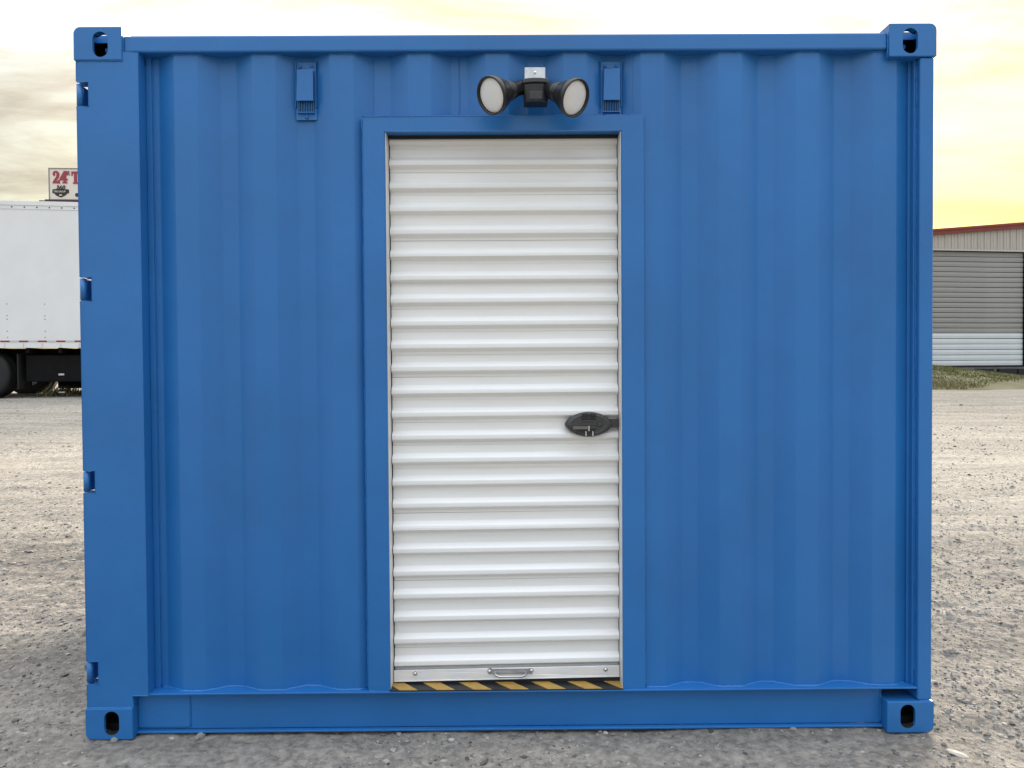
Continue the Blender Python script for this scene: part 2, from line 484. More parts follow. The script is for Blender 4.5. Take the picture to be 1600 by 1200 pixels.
def ground_material():
    m = bpy.data.materials.new('gravel_yard')
    m.use_nodes = True
    t = m.node_tree; b = t.nodes['Principled BSDF']
    b.inputs['Roughness'].default_value = 0.93
    b.inputs['Specular IOR Level'].default_value = 0.25
    co = t.nodes.new('ShaderNodeTexCoord')

    def noise(sc, det=5, ro=0.6, vec=None, dis=0.0):
        n = t.nodes.new('ShaderNodeTexNoise')
        n.inputs['Scale'].default_value = sc; n.inputs['Detail'].default_value = det; n.inputs['Roughness'].default_value = ro
        n.inputs['Distortion'].default_value = dis
        t.links.new((vec or co.outputs['Object']), n.inputs['Vector'])
        return n.outputs[0]

    def ramp(src, stops):
        r = t.nodes.new('ShaderNodeValToRGB')
        e = r.color_ramp.elements
        while len(e) < len(stops):
            e.new(0.5)
        for el, (p, c) in zip(e, stops):
            el.position = p; el.color = (*c, 1)
        t.links.new(src, r.inputs[0])
        return r.outputs[0]

    def mixc(kind, fac, a, c):
        n = t.nodes.new('ShaderNodeMixRGB'); n.blend_type = kind
        if isinstance(fac, float):
            n.inputs[0].default_value = fac
        else:
            t.links.new(fac, n.inputs[0])
        t.links.new(a, n.inputs[1]); t.links.new(c, n.inputs[2])
        return n.outputs[0]
    mpx = t.nodes.new('ShaderNodeMapping'); mpx.inputs['Scale'].default_value = (0.28, 2.0, 1); mpx.inputs['Rotation'].default_value = (0, 0, 0.12)
    t.links.new(co.outputs['Object'], mpx.inputs[0])
    base = ramp(noise(1.1, 7, 0.62, mpx.outputs[0]), [(0.32, (0.160, 0.150, 0.137)), (0.5, (0.252, 0.233, 0.209)), (0.66, (0.365, 0.335, 0.296))])
    # paler ground mixed in farther back along y, its edge broken by noise
    sp = t.nodes.new('ShaderNodeSeparateXYZ'); t.links.new(co.outputs['Object'], sp.inputs[0])
    ad = t.nodes.new('ShaderNodeMath'); ad.operation = 'MULTIPLY_ADD'; t.links.new(noise(0.45, 4, 0.6, mpx.outputs[0]), ad.inputs[0]); ad.inputs[1].default_value = 7.0
    t.links.new(sp.outputs['Y'], ad.inputs[2])
    dm = t.nodes.new('ShaderNodeMapRange'); dm.inputs['From Min'].default_value = 5.0; dm.inputs['From Max'].default_value = 10.5; dm.inputs['To Max'].default_value = 0.65
    t.links.new(ad.outputs[0], dm.inputs[0])
    pale_far = ramp(noise(2.2, 6, 0.65, mpx.outputs[0]), [(0.32, (0.345, 0.318, 0.28)), (0.68, (0.50, 0.46, 0.405))])
    base = mixc('MIX', dm.outputs[0], base, pale_far)
    fine = ramp(noise(26, 8, 0.72), [(0.32, (0.45, 0.45, 0.46)), (0.5, (0.98, 0.97, 0.95)), (0.7, (1.35, 1.33, 1.28))])
    c = mixc('MULTIPLY', 0.85, base, fine)
    vor = t.nodes.new('ShaderNodeTexVoronoi'); vor.inputs['Scale'].default_value = 46
    t.links.new(co.outputs['Object'], vor.inputs['Vector'])
    hsv = t.nodes.new('ShaderNodeRGBToBW'); t.links.new(vor.outputs['Color'], hsv.inputs[0])
    peb = ramp(hsv.outputs[0], [(0.15, (0.62, 0.63, 0.65)), (0.5, (0.98, 0.98, 0.97)), (0.85, (1.28, 1.25, 1.2))])
    c = mixc('MULTIPLY', 0.5, c, peb)
    t.links.new(c, b.inputs['Base Color'])
    h1 = noise(38, 8, 0.7)
    bp = t.nodes.new('ShaderNodeBump'); bp.inputs['Strength'].default_value = 0.7; bp.inputs['Distance'].default_value = 0.014
    t.links.new(h1, bp.inputs['Height'])
    bp2 = t.nodes.new('ShaderNodeBump'); bp2.inputs['Strength'].default_value = 0.5; bp2.inputs['Distance'].default_value = 0.008
    bp2.invert = True
    t.links.new(vor.outputs['Distance'], bp2.inputs['Height']); t.links.new(bp.outputs[0], bp2.inputs['Normal'])
    t.links.new(bp2.outputs[0], b.inputs['Normal'])
    return m


GROUND = ground_material()
go = link('gravel_ground', np_mesh('gravel_ground', co, quads, [GROUND]))
go['kind'] = 'structure'


# loose stones: too many to count
def ico(sub):
    bm = bmesh.new(); bmesh.ops.create_icosphere(bm, subdivisions=sub, radius=1)
    v = np.array([p.co[:] for p in bm.verts]); f = np.array([[q.index for q in p.verts] for p in bm.faces]); bm.free()
    return v, f


def tone_material(name, rough=0.9):
    m = bpy.data.materials.new(name); m.use_nodes = True
    t = m.node_tree; b = t.nodes['Principled BSDF']; b.inputs['Roughness'].default_value = rough
    b.inputs['Specular IOR Level'].default_value = 0.1
    a = t.nodes.new('ShaderNodeAttribute'); a.attribute_name = 'tone'
    n = t.nodes.new('ShaderNodeTexNoise'); n.inputs['Scale'].default_value = 120; n.inputs['Detail'].default_value = 4
    c = t.nodes.new('ShaderNodeTexCoord'); t.links.new(c.outputs['Object'], n.inputs['Vector'])
    mr = t.nodes.new('ShaderNodeMapRange'); mr.inputs['To Min'].default_value = 0.7; mr.inputs['To Max'].default_value = 1.3
    t.links.new(n.outputs[0], mr.inputs[0])
    mx = t.nodes.new('ShaderNodeVectorMath'); mx.operation = 'SCALE'
    t.links.new(a.outputs['Color'], mx.inputs[0]); t.links.new(mr.outputs[0], mx.inputs['Scale'])
    t.links.new(mx.outputs[0], b.inputs['Base Color'])
    return m


def scatter_stones():
    tv, tf = ico(1)
    variants = []
    for k in range(12):
        v = tv * (1 + 0.28 * rng.standard_normal((len(tv), 1))) * np.array([1, rng.uniform(0.6, 1), rng.uniform(0.4, 0.75)])
        variants.append(v)
    N = 62000
    # ground strips left, right and in front of the container; thinning out with distance
    xs, ys = [], []
    while len(xs) < N:
        y = rng.exponential(3.2) - 1.0
        half = 2.2 + (y + 2.6) * 0.72
        x = rng.uniform(-half, half)
        if y > 14:
            continue
        if y > 0.12 and abs(x) < 1.42:
            continue
        clump = float(fbm(np.array(x * 0.9), np.array(y * 1.4), 44, 3))
        if rng.uniform() > 0.42 + 0.65 * clump:
            continue
        xs.append(x); ys.append(y)
    xs = np.array(xs); ys = np.array(ys)
    r = np.clip(np.exp(rng.normal(math.log(0.0036), 0.55, N)), 0.0016, 0.020) * (1 + np.clip(ys, 0, 10) * 0.06)
    z = ground_z(xs, ys) + r * 0.12
    nv = len(tv)
    C = np.empty((N, nv, 3)); T = np.empty((N, nv, 4))
    for i in range(N):
        a = rng.uniform(0, 6.283); c, s_ = math.cos(a), math.sin(a)
        v = variants[i % 12] * r[i]
        C[i, :, 0] = v[:, 0] * c - v[:, 1] * s_ + xs[i]
        C[i, :, 1] = v[:, 0] * s_ + v[:, 1] * c + ys[i]
        C[i, :, 2] = v[:, 2] + z[i]
        g = np.clip(rng.normal(0.26, 0.09), 0.07, 0.46)
        T[i] = (g * 1.06, g * 0.985, g * 0.90, 1)
    F = (tf[None] + (np.arange(N) * nv)[:, None, None]).reshape(-1, 3)
    o = link('loose_gravel', np_mesh('loose_gravel', C.reshape(-1, 3), F, [tone_material('gravel_stones')], smooth=False, attr=T.reshape(-1, 4)))
    o['kind'] = 'stuff'


scatter_stones()


def grass_bank_height(x, y):
    u = np.clip((np.asarray(y, float) - 15.2) / 5.6, 0, 1)
    prof = u * u * (3 - 2 * u)
    amp = np.clip(0.49 - 0.135 * (np.asarray(x, float) - 13.3), 0.0, 0.56)
    return prof * amp


def grass_mat(name, c1, c2):
    return mat(name, c1, 0.85, var2=c2, vscale=1.1, bump=0.6, bscale=25)


def grass_bank():
    xs = np.linspace(6, 19, 90); ys = np.linspace(15.0, 21.3, 60)
    Xb, Yb = np.meshgrid(xs, ys)
    edge = np.clip(np.minimum(1, (Yb - 15.25 - 0.35 * fbm(Xb * 0.9, Yb * 0.4, 66, 3) - 0.85 * np.clip(Xb - 10.6, 0, 8)) / 0.5), -1, 1)
    Zb = ground_base(Xb, Yb) + grass_bank_height(Xb, Yb) + 0.035 * edge + 0.03 * fbm(Xb * 1.6, Yb * 1.6, 60, 3)
    cb = np.stack([Xb, Yb, Zb], -1).reshape(-1, 3)
    ib = np.arange(Xb.size).reshape(Xb.shape)
    q = np.stack([ib[:-1, :-1], ib[:-1, 1:], ib[1:, 1:], ib[1:, :-1]], -1).reshape(-1, 4)
    o = link('grass_bank', np_mesh('grass_bank', cb, q, [grass_mat('turf', (0.13, 0.125, 0.062), (0.22, 0.20, 0.12))]))
    o['kind'] = 'structure'
    # blades
    N = 26000
    x = rng.uniform(9.3, 17.5, N); y = 15.1 + 6.0 * rng.uniform(0, 1, N) ** 1.15
    ed = y - 15.25 - 0.35 * fbm(x * 0.9, y * 0.4, 66, 3) - 0.85 * np.clip(x - 10.6, 0, 8)
    k = ed > rng.uniform(-0.15, 0.6, N)
    x, y = x[k], y[k]; N = len(x)
    z = ground_base(x, y) + grass_bank_height(x, y) + 0.02
    blades('grass', x, y, z, rng.uniform(0.03, 0.075, N), 0.02, (0.14, 0.145, 0.055), 0.35)


def blades(name, x, y, z, h, w, colr, spread, dry=0.35):
    N = len(x)
    a = rng.uniform(0, 6.283, N); lx = rng.normal(0, spread, N) * h; ly = rng.normal(0, spread, N) * h
    C = np.empty((N, 3, 3)); T = np.ones((N, 3, 4))
    C[:, 0] = np.stack([x - w * np.cos(a), y - w * np.sin(a), z], -1)
    C[:, 1] = np.stack([x + w * np.cos(a), y + w * np.sin(a), z], -1)
    C[:, 2] = np.stack([x + lx, y + ly, z + h], -1)
    d = (rng.uniform(0, 1, N) < dry + 0.3 * fbm(x * 0.8, y * 0.8, 71, 2)).astype(float)[:, None]
    base = np.array(colr)[None] * rng.uniform(0.7, 1.35, (N, 1))
    dryc = np.array((0.25, 0.215, 0.125))[None] * rng.uniform(0.7, 1.2, (N, 1))
    T[:, :, :3] = (base * (1 - d) + dryc * d)[:, None, :]
    F = np.arange(N * 3).reshape(N, 3)
    o = link(name, np_mesh(name, C.reshape(-1, 3), F, [tone_material(name + '_blades', 0.7)], smooth=False, attr=T.reshape(-1, 4)))
    o['kind'] = 'stuff'
    return o


grass_bank()

# ------------------------------------------------------------------ the shipping container
OFF = (0.0, 1.219, 0.0)
cont = thing('shipping_container', 'bright blue corrugated steel shipping container with white roll-up door standing on gravel', 'container', OFF)
HW, HT, DP = 1.4712, 2.4425, 2.438


def cbuild(mb, name, mats, parent=cont, **k):
    return mb.build(name, mats, parent, off=OFF, **k)


def make_casting():
    """hollow corner casting, made for the upper left; x grows inwards, y backwards, z downwards from the outer corner"""
    w, d, h = 0.1635, 0.16, 0.1135
    bm = bmesh.new()
    bmesh.ops.create_cube(bm, size=1)
    for v in bm.verts:
        v.co = Vector(((v.co.x + 0.5) * w, (v.co.y + 0.5) * d, (v.co.z - 0.5) * h))
    e = [e for e in bm.edges if all(abs(v.co.x) < 1e-6 and abs(v.co.z) < 1e-6 for v in e.verts)]
    bmesh.ops.bevel(bm, geom=e, offset=0.024, segments=7, affect='EDGES', profile=0.5)
    e = [e for e in bm.edges if len(e.link_faces) == 2 and e.calc_face_angle(0) > 0.6]
    bmesh.ops.bevel(bm, geom=e, offset=0.0035, segments=2, affect='EDGES', profile=0.5)
    me = bpy.data.meshes.new('corner_casting'); bm.to_mesh(me); bm.free()
    o = bpy.data.objects.new('cut_body', me); COL.objects.link(o)
    cutters = []

    def cutter(mb):
        c = bpy.data.objects.new('cut', mb.mesh('cut', BLUE)); COL.objects.link(c); cutters.append(c)
        md = o.modifiers.new('b', 'BOOLEAN'); md.operation = 'DIFFERENCE'; md.object = c; md.solver = 'EXACT'
    cutter(MB().box(0.022, w - 0.016, 0.012, d - 0.02, -h + 0.016, -0.026))
    cutter(MB().prism([stadium(0.0915, -0.060, 0.052, 0.086, 12)], -0.05, 0.05))
    m2 = MB().prism([[(0.040, 0.0275), (0.135, 0.0275), (0.135, 0.0725), (0.040, 0.0725)]], -0.05, 0.04)            # aperture in the top, x by y
    m2.v = [(p[0], p[2], p[1]) for p in m2.v]; m2.f = [f[::-1] for f in m2.f]
    cutter(m2)
    dg = bpy.context.evaluated_depsgraph_get()
    dg.update()
    res = bpy.data.meshes.new_from_object(o.evaluated_get(dg))
    for c in cutters + [o]:
        mm = c.data
        bpy.data.objects.remove(c); bpy.data.meshes.remove(mm)
    res.materials.clear(); res.materials.append(BLUE)
    co_ = [v.co.copy() for v in res.vertices]; fs = [tuple(p.vertices) for p in res.polygons]
    return co_, fs


cvs, cfs = make_casting()
for sx in (-1, 1):
    for top in (True, False):
        for back in (False, True):
            vs = []
            for v in cvs:
                x = sx * (HW - v.x)
                z = HT + v.z if top else -0.003 - v.z * (0.1095 / 0.1135)
                y = v.y if not back else DP - v.y
                vs.append((x, y, z))
            flip = (sx == 1) ^ (not top) ^ back
            mb = MB().add(vs, [f[::-1] if flip else f for f in cfs])
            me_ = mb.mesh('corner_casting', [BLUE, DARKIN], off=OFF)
            for p_, f_ in zip(me_.polygons, cfs):                       # shade of the hollow put into its colour; lower aperture edges too
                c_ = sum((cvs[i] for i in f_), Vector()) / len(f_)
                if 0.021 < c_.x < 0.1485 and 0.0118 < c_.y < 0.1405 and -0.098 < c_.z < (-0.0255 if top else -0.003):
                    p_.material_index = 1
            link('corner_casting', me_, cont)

# corner posts
nz = [(2.2575, 2.1755), (1.5945, 1.5135), (0.9295, 0.8540), (0.2685, 0.1895)]
xl, xn, xr = -1.4655, -1.4255, -1.2535
zt, zb_ = 2.3285, 0.1080
pts = [(xl, zb_), (-1.3075, zb_), (-1.3075, 0.1475), (xr, 0.1475), (xr, 2.3580), (-1.3080, 2.3580), (-1.3080, zt), (xl, zt)]
for a, b in nz:
    pts += [(xl, a + 0.004), (xl + 0.004, a), (xn, a), (xn, b), (xl + 0.004, b), (xl, b - 0.004)]
mb = MB().prism([pts], 0.006, 0.048)
mb.box(xn + 0.004, xr - 0.0005, 0.0481, 0.15, 0.154, zt)
cbuild(mb, 'corner_post', BLUE, bevel=0.0022, seg=2)
mb = MB()
mb.box(xr + 0.0005, -1.2335, 0.0575, 0.0660, 0.154, 2.36)
cbuild(mb, 'post_flange', BLUE)
mb = MB()
mb.box(1.4165, 1.4655, 0.006, 0.16, 0.1075, 2.3285)
cbuild(mb, 'corner_post', BLUE, bevel=0.006, seg=3)
mb = MB()
mb.box(1.3985, 1.4163, 0.050, 0.0660, 0.154, 2.33)
mb.box(1.4085, 1.4163, 0.030, 0.0499, 0.154, 2.33)
cbuild(mb, 'post_flange', BLUE, bevel=0.0015, seg=1)
mb = MB()
for sx in (-1, 1):
    mb2 = MB().box(sx * 1.44 - 0.025, sx * 1.44 + 0.025, DP - 0.16, DP - 0.006, 0.108, 2.3285)
    cbuild(mb2, 'corner_post', BLUE, bevel=0.005)

# hinges set in the notches of the left post
for a, b in nz:
    mb = MB()
    cx, cy = -1.4600, 0.0185
    mb.tube([(cx, cy, b + 0.003), (cx, cy, a - 0.005)], 0.0112, 16)
    mb.box(cx - 0.004, cx + 0.003, cy, cy + 0.11, b + 0.004, a - 0.006)
    mb.tube([(cx, cy, b + 0.001), (cx, cy, a - 0.003)], 0.006, 8, caps=True)
    cbuild(mb, 'hinge', BLUE)

# rails
mb = MB().box(-1.3075, 1.3075, 0.012, 0.072, 2.3590, 2.4165)
cbuild(mb, 'top_rail', BLUE, bevel=0.007, seg=3)
mb = MB()
mb.box(-1.3095, 1.4160, 0.0075, 0.085, 0.1475, 0.1535)                 # upper flange
mb.box(-1.3070, 1.3070, 0.046, 0.052, 0.0130, 0.1470)                  # web
mb.box(-1.3070, 1.3070, 0.026, 0.0455, 0.0060, 0.0130)                 # lower lip
cbuild(mb, 'bottom_rail', BLUE, bevel=0.0018, seg=2)
mb = MB().box(-1.3065, -1.1262, 0.0400, 0.0455, 0.0215, 0.1460)
cbuild(mb, 'rail_plate', BLUE, bevel=0.0015, seg=1)

# corrugated side
CP, C0, CRY, VLY = 0.2678, -1.1420, 0.028, 0.0665


def corr_points(x0, x1):
    key = []
    for k in range(-2, 12):
        c = C0 + CP * k
        key += [(c, CRY), (c + 0.078, CRY), (c + 0.146, VLY), (c + 0.200, VLY)]
    raw = [p for p in key]
    out = []
    for i in range(1, len(raw) - 1):                                    # round every bend a little
        p, q, r = Vector(raw[i - 1]), Vector(raw[i]), Vector(raw[i + 1])
        d1 = (p - q).normalized() * 0.005; d2 = (r - q).normalized() * 0.005
        for t in (0, 0.25, 0.5, 0.75, 1):
            w = (q + d1) * (1 - t) ** 2 + q * 2 * t * (1 - t) + (q + d2) * t * t
            out.append((w.x, w.y))

    def at(x):
        for i in range(len(out) - 1):
            if out[i][0] <= x <= out[i + 1][0]:
                t = (x - out[i][0]) / max(1e-9, out[i + 1][0] - out[i][0])
                return out[i][1] * (1 - t) + out[i + 1][1] * t
        return VLY
    return [(x0, at(x0))] + [p for p in out if x0 + 1e-4 < p[0] < x1 - 1e-4] + [(x1, at(x1))]


FRX0, FRX1, FRT = -0.4945, 0.4680, 2.1385
for x0, x1, z0, z1 in ((-1.2475, FRX0 + 0.03, 0.1535, 2.3665), (FRX1 - 0.03, 1.4160, 0.1535, 2.3665), (FRX0 + 0.0305, FRX1 - 0.0305, 2.10, 2.3665)):
    cbuild(MB().sheet(corr_points(x0, x1), z0, z1, 0.003), 'corrugated_panel', BLUE)

# weld beads
def bead(path, r=0.0028, jitter=0.0012, name='weld_bead'):
    p2 = [(x + random.uniform(-1, 1) * jitter, y + random.uniform(-1, 0.2) * jitter, z + random.uniform(-1, 1) * jitter) for x, y, z in path]
    rs = [r * random.uniform(0.75, 1.3) for _ in p2]
    cbuild(MB().tube(p2, rs, 6), name, BLUE)


def along(a, b, step=0.012):
    a, b = Vector(a), Vector(b)
    n = max(2, int((b - a).length / step))
    return [tuple(a.lerp(b, i / n)) for i in range(n + 1)]


def bead_profile(x0, x1, z, step=0.011):
    pr = corr_points(x0, x1)
    xs = np.arange(x0, x1, step); ys = np.interp(xs, [p[0] for p in pr], [p[1] for p in pr])
    return [(x, y - 0.001, z) for x, y in zip(xs, ys)]


bead(bead_profile(-1.232, FRX0 - 0.002, 0.1540), 0.0044, 0.0008)
bead(bead_profile(FRX1 + 0.002, 1.395, 0.1540), 0.0044, 0.0008)
bead(bead_profile(-1.232, 1.40, 2.3575), 0.002)
bead(along((FRX0 - 0.002, 0.024, 0.158), (FRX0 - 0.002, 0.024, FRT)), 0.0026)
bead(along((FRX1 + 0.002, 0.024, 0.158), (FRX1 + 0.002, 0.024, FRT)), 0.0026)
bead(along((FRX0, 0.022, FRT + 0.002), (FRX1, 0.022, FRT + 0.002)), 0.0026)
bead(along((-1.2335, 0.0655, 0.16), (-1.2335, 0.0655, 2.355)), 0.0018)
bead(along((1.4155, 0.029, 0.20), (1.4155, 0.029, 2.31)), 0.0018)
bead(along((-0.1650, VLY - 0.0005, 2.142), (-0.1650, VLY - 0.0005, 2.355)), 0.0016)
bead(along((-1.3065, 0.010, 2.331), (-1.3065, 0.010, 2.414)), 0.0022)
bead(along((-1.462, 0.0055, 2.3285), (-1.308, 0.0055, 2.3285)), 0.002)
bead(along((1.3065, 0.010, 2.331), (1.3065, 0.010, 2.414)), 0.0022)
bead(along((-1.462, 0.0055, 0.1075), (-1.309, 0.0055, 0.1075)), 0.0022)
bead(along((1.418, 0.0055, 0.1072), (1.463, 0.0055, 0.1072)), 0.0022)
bead(along((-1.3060, 0.045, 0.014), (-1.3060, 0.045, 0.146)), 0.0026)
bead(along((1.3060, 0.045, 0.014), (1.3060, 0.045, 0.146)), 0.0026)
bead(along((-1.1255, 0.0455, 0.022), (-1.1255, 0.0455, 0.146)), 0.0022)

# roof, floor, rear and end walls
mb = MB().box(-1.40, 1.40, 0.0725, DP - 0.0725, 2.385, 2.398)
cbuild(mb, 'roof', BLUE)
mb = MB().box(-1.40, 1.40, 0.09, DP - 0.09, 0.10, 0.145)
cbuild(mb, 'floor', DARKIN)
mb = MB()
pr = [(x, DP - 0.03 - (y - CRY)) for x, y in corr_points(-1.40, 1.40)]
cbuild(MB().sheet(pr, 0.145, 2.37, -0.003), 'rear_panel', BLUE)
for bx in ((-1.30, 1.30, DP - 0.07, DP - 0.012, 2.359, 2.4165), (-1.30, 1.30, DP - 0.06, DP - 0.02, 0.01, 0.144)):
    cbuild(MB().box(*bx), 'rear_rail', BLUE)
mb = MB().box(1.425, 1.437, 0.1605, DP - 0.1605, 0.14, 2.36)
cbuild(mb, 'end_wall', BLUE)
for y0, y1 in ((0.1605, 1.214), (1.224, DP - 0.1605)):
    cbuild(MB().box(-1.455, -1.430, y0, y1, 0.15, 2.35), 'cargo_door', BLUE, bevel=0.004)

# door frame, a flat steel portal
OX0, OX1, OZ = -0.4195, 0.3930, 2.0875
fr = [(FRX0, 0.154), (OX0, 0.154), (OX0, OZ), (OX1, OZ), (OX1, 0.154), (FRX1, 0.154), (FRX1, FRT), (FRX0, FRT)]
cbuild(MB().prism([fr], 0.0165, 0.110), 'door_frame', BLUE, bevel=0.002, seg=2)
mb = MB().box(OX0 - 0.02, OX1 + 0.02, 0.13, 0.14, 0.15, 2.2)
cbuild(mb, 'door_backing', DARKIN)
# threshold with hazard stripes
mb = MB().box(OX0 + 0.0005, OX1 - 0.0005, 0.0075, 0.125, 0.1540, 0.1575)
th = cbuild(mb, 'door_sill', TAPEBLK)
per, ww, y0, y1, sh = 0.1285, 0.062, 0.0085, 0.098, -0.078
k = -1
while True:
    xb = OX0 + 0.035 + per * k; k += 1
    if xb + sh > OX1:
        break
    quad = []
    poly = [(xb, y0), (xb + ww, y0), (xb + ww + sh, y1), (xb + sh, y1)]
    # clip against the jambs
    def clip(poly, lim, keep_less):
        out = []
        for i in range(len(poly)):
            p, q = poly[i], poly[(i + 1) % len(poly)]
            pin = p[0] <= lim if keep_less else p[0] >= lim
            qin = q[0] <= lim if keep_less else q[0] >= lim
            if pin:
                out.append(p)
            if pin != qin:
                t = (lim - p[0]) / (q[0] - p[0]); out.append((lim, p[1] + t * (q[1] - p[1])))
        return out
    poly = clip(clip(poly, OX1 - 0.001, True), OX0 + 0.001, False)
    if len(poly) < 3:
        continue
    n = len(poly)
    vs = [(x, y, 0.1588) for x, y in poly] + [(x, y, 0.1572) for x, y in poly]
    fs = [tuple(range(n)), tuple(range(2 * n - 1, n - 1, -1))] + [(i + n, (i + 1) % n + n, (i + 1) % n, i) for i in range(n)]
    o = cbuild(MB().add(vs, fs), 'hazard_stripe', YELLOW, parent=th)

# roll-up door
for x0, x1 in ((OX0 + 0.0003, OX0 + 0.0035), (OX1 - 0.0035, OX1 - 0.0003)):
    g = cbuild(MB().box(x0, x1, 0.0200, 0.0850, 0.158, 2.0865), 'guide_track', GUIDE, bevel=0.0008, seg=1)
for x0, x1 in ((OX0 + 0.0005, OX0 + 0.0048), (OX1 - 0.0048, OX1 - 0.0005)):
    cbuild(MB().box(x0, x1, 0.0855, 0.1095, 0.158, 2.0865), 'edge_seal', RUBBER)
cbuild(MB().box(OX0 + 0.006, OX1 - 0.006, 0.062, 0.072, 2.0770, 2.0872), 'head_seal', RUBBER)
door = bpy.data.objects.new('roll_up_door', None)
COL.objects.link(door); door.parent = cont
door.location = ((OX0 + OX1) / 2 + 0.0003, -OFF[1], 0)
door.empty_display_size = 0.1
HWD = 0.4005
PITCH = 0.0803


def slat_profile():
    key = [(0.0, 0.0925), (-0.0285, 0.0925), (-0.0430, 0.0745), (-0.0590, 0.0745), (-0.0700, 0.0925), (-0.0803, 0.0925)]
    out = [key[0]]
    for i in range(1, len(key) - 1):
        p, q, r = Vector(key[i - 1]), Vector(key[i]), Vector(key[i + 1])
        d1 = (p - q).normalized() * 0.0024; d2 = (r - q).normalized() * 0.0024
        for t in (0, 0.33, 0.66, 1):
            w = (q + d1) * (1 - t) ** 2 + q * 2 * t * (1 - t) + (q + d2) * t * t
            out.append((w.x, w.y))
    out.append(key[-1])
    return out


def slat_mesh(seam):
    pr = slat_profile()
    mb = MB()
    n = len(pr); segs = 6
    vs = []
    for i in range(segs + 1):
        x = -HWD + 2 * HWD * i / segs
        vs += [(x, y, z) for z, y in pr]
    fs = [((i + 1) * n + j, i * n + j, i * n + j + 1, (i + 1) * n + j + 1) for i in range(segs) for j in range(n - 1)]
    mb.add(vs, [f[::-1] for f in fs], 0, True)
    if seam:                                                        # lap of two curtain sheets: a thin folded lip on the crest
        mb.box(-HWD, HWD, 0.0718, 0.0744, -0.0570, -0.0490)
    return mb.mesh('slat', WHITE)


SL = [slat_mesh(False), slat_mesh(True)]
for k in range(-1, 23):
    zt_ = 2.047 - PITCH * k
    o = link('slat', SL[1 if k % 6 == 4 and k < 20 else 0], door, (0, random.uniform(-0.0014, 0.0014), zt_))
    t = max(0, (2.1 - zt_) / 1.9)
    o.rotation_euler = (random.uniform(-0.007, 0.007), -0.0145 * t * t + random.uniform(-0.0007, 0.0007), 0)
BA = -0.0145
mb = MB().box(-HWD, HWD, 0.0690, 0.0735, -0.0200, 0.0200)
mb.box(-HWD, HWD, 0.0660, 0.0690, -0.0200, -0.0165)
bar = mb.build('bottom_bar', ALU, door, bevel=0.0012, seg=2)
bar.location = (0, 0, 0.1890); bar.rotation_euler = (0, BA, 0)
mb = MB().box(-HWD, HWD, 0.072, 0.0850, -0.012, 0.012)
o = mb.build('rubber_strip', RUBBER, door); o.location = (0, 0, 0.1690); o.rotation_euler = (0, BA * 0.3, 0)


def bolt_mesh(r=0.0062):
    return MB().tube([(0, 0, 0), (0, -0.0016, 0)], r * 1.25, 14).dome((0, -0.0016, 0), r, r * 0.8, n=14).mesh('bolt', CHROME)


BM = bolt_mesh()
DX = door.location.x
for xw, zw in ((-0.338, 0.1925), (0.338, 0.2015), (-0.0745, 0.1985), (0.0745, 0.2000)):
    link('bolt', BM, door, (xw - DX, 0.0688, zw))
mb = MB()
mb.box(-0.066, 0.066, 0.0660, 0.0688, 0.1895, 0.2075)
path = [(-0.058, 0.0680, 0.1925), (-0.050, 0.052, 0.1900), (-0.040, 0.047, 0.1868), (0.040, 0.047, 0.1868), (0.050, 0.052, 0.1900), (0.058, 0.0680, 0.1925)]
mb.tube(path, 0.0042, 8)
mb.box(-0.078, -0.066, 0.0675, 0.0689, 0.188, 0.209).box(0.066, 0.078, 0.0675, 0.0689, 0.188, 0.209)
o = mb.build('pull_handle', GALV, door, off=(DX, 0, 0)); o.rotation_euler = (0, 0, 0)

# door lock: dark almond-shaped housing
lock = bpy.data.objects.new('door_lock', None)
COL.objects.link(lock); lock.parent = cont
lock.location = (0.2820, -OFF[1], 1.0735)


def almond(s, e=0.0, n=48):
    a, b = 0.0845 * s - e, 0.0445 * s - e
    pts = []
    for i in range(n):
        t = 2 * math.pi * i / n
        c, sn = math.cos(t), math.sin(t)
        pts.append((a * math.copysign(abs(c) ** 1.0, c), b * math.copysign(abs(sn) ** 1.28, sn)))
    return pts


def stack(rings):
    mb = MB(); n = len(rings[0][0])
    vs = []
    for pts_, y in rings:
        vs += [(x, y, z) for x, z in pts_]
    fs = []
    for r in range(len(rings) - 1):
        for i in range(n):
            fs.append((r * n + i, r * n + (i + 1) % n, (r + 1) * n + (i + 1) % n, (r + 1) * n + i))
    mb.add(vs, fs, 0, True)
    mb.add([v for v in vs[-n:]], [tuple(range(n))], 0, False)
    return mb


stack([(almond(1.0), 0.082), (almond(1.0), 0.070), (almond(0.985), 0.064), (almond(0.94), 0.058), (almond(0.86), 0.0535), (almond(0.78), 0.0520), (almond(0.70), 0.0535)]).build('lock_housing', GREYP, lock)
P = 0.00224


def lk(px0, px1, py0, py1, ya, yb, name, m, bev=0.0008):
    MB().box((px0 - 920.5) * P, (px1 - 920.5) * P, ya, yb, (663.5 - py1) * P, (663.5 - py0) * P).build(name, m, lock, bevel=bev, seg=1)


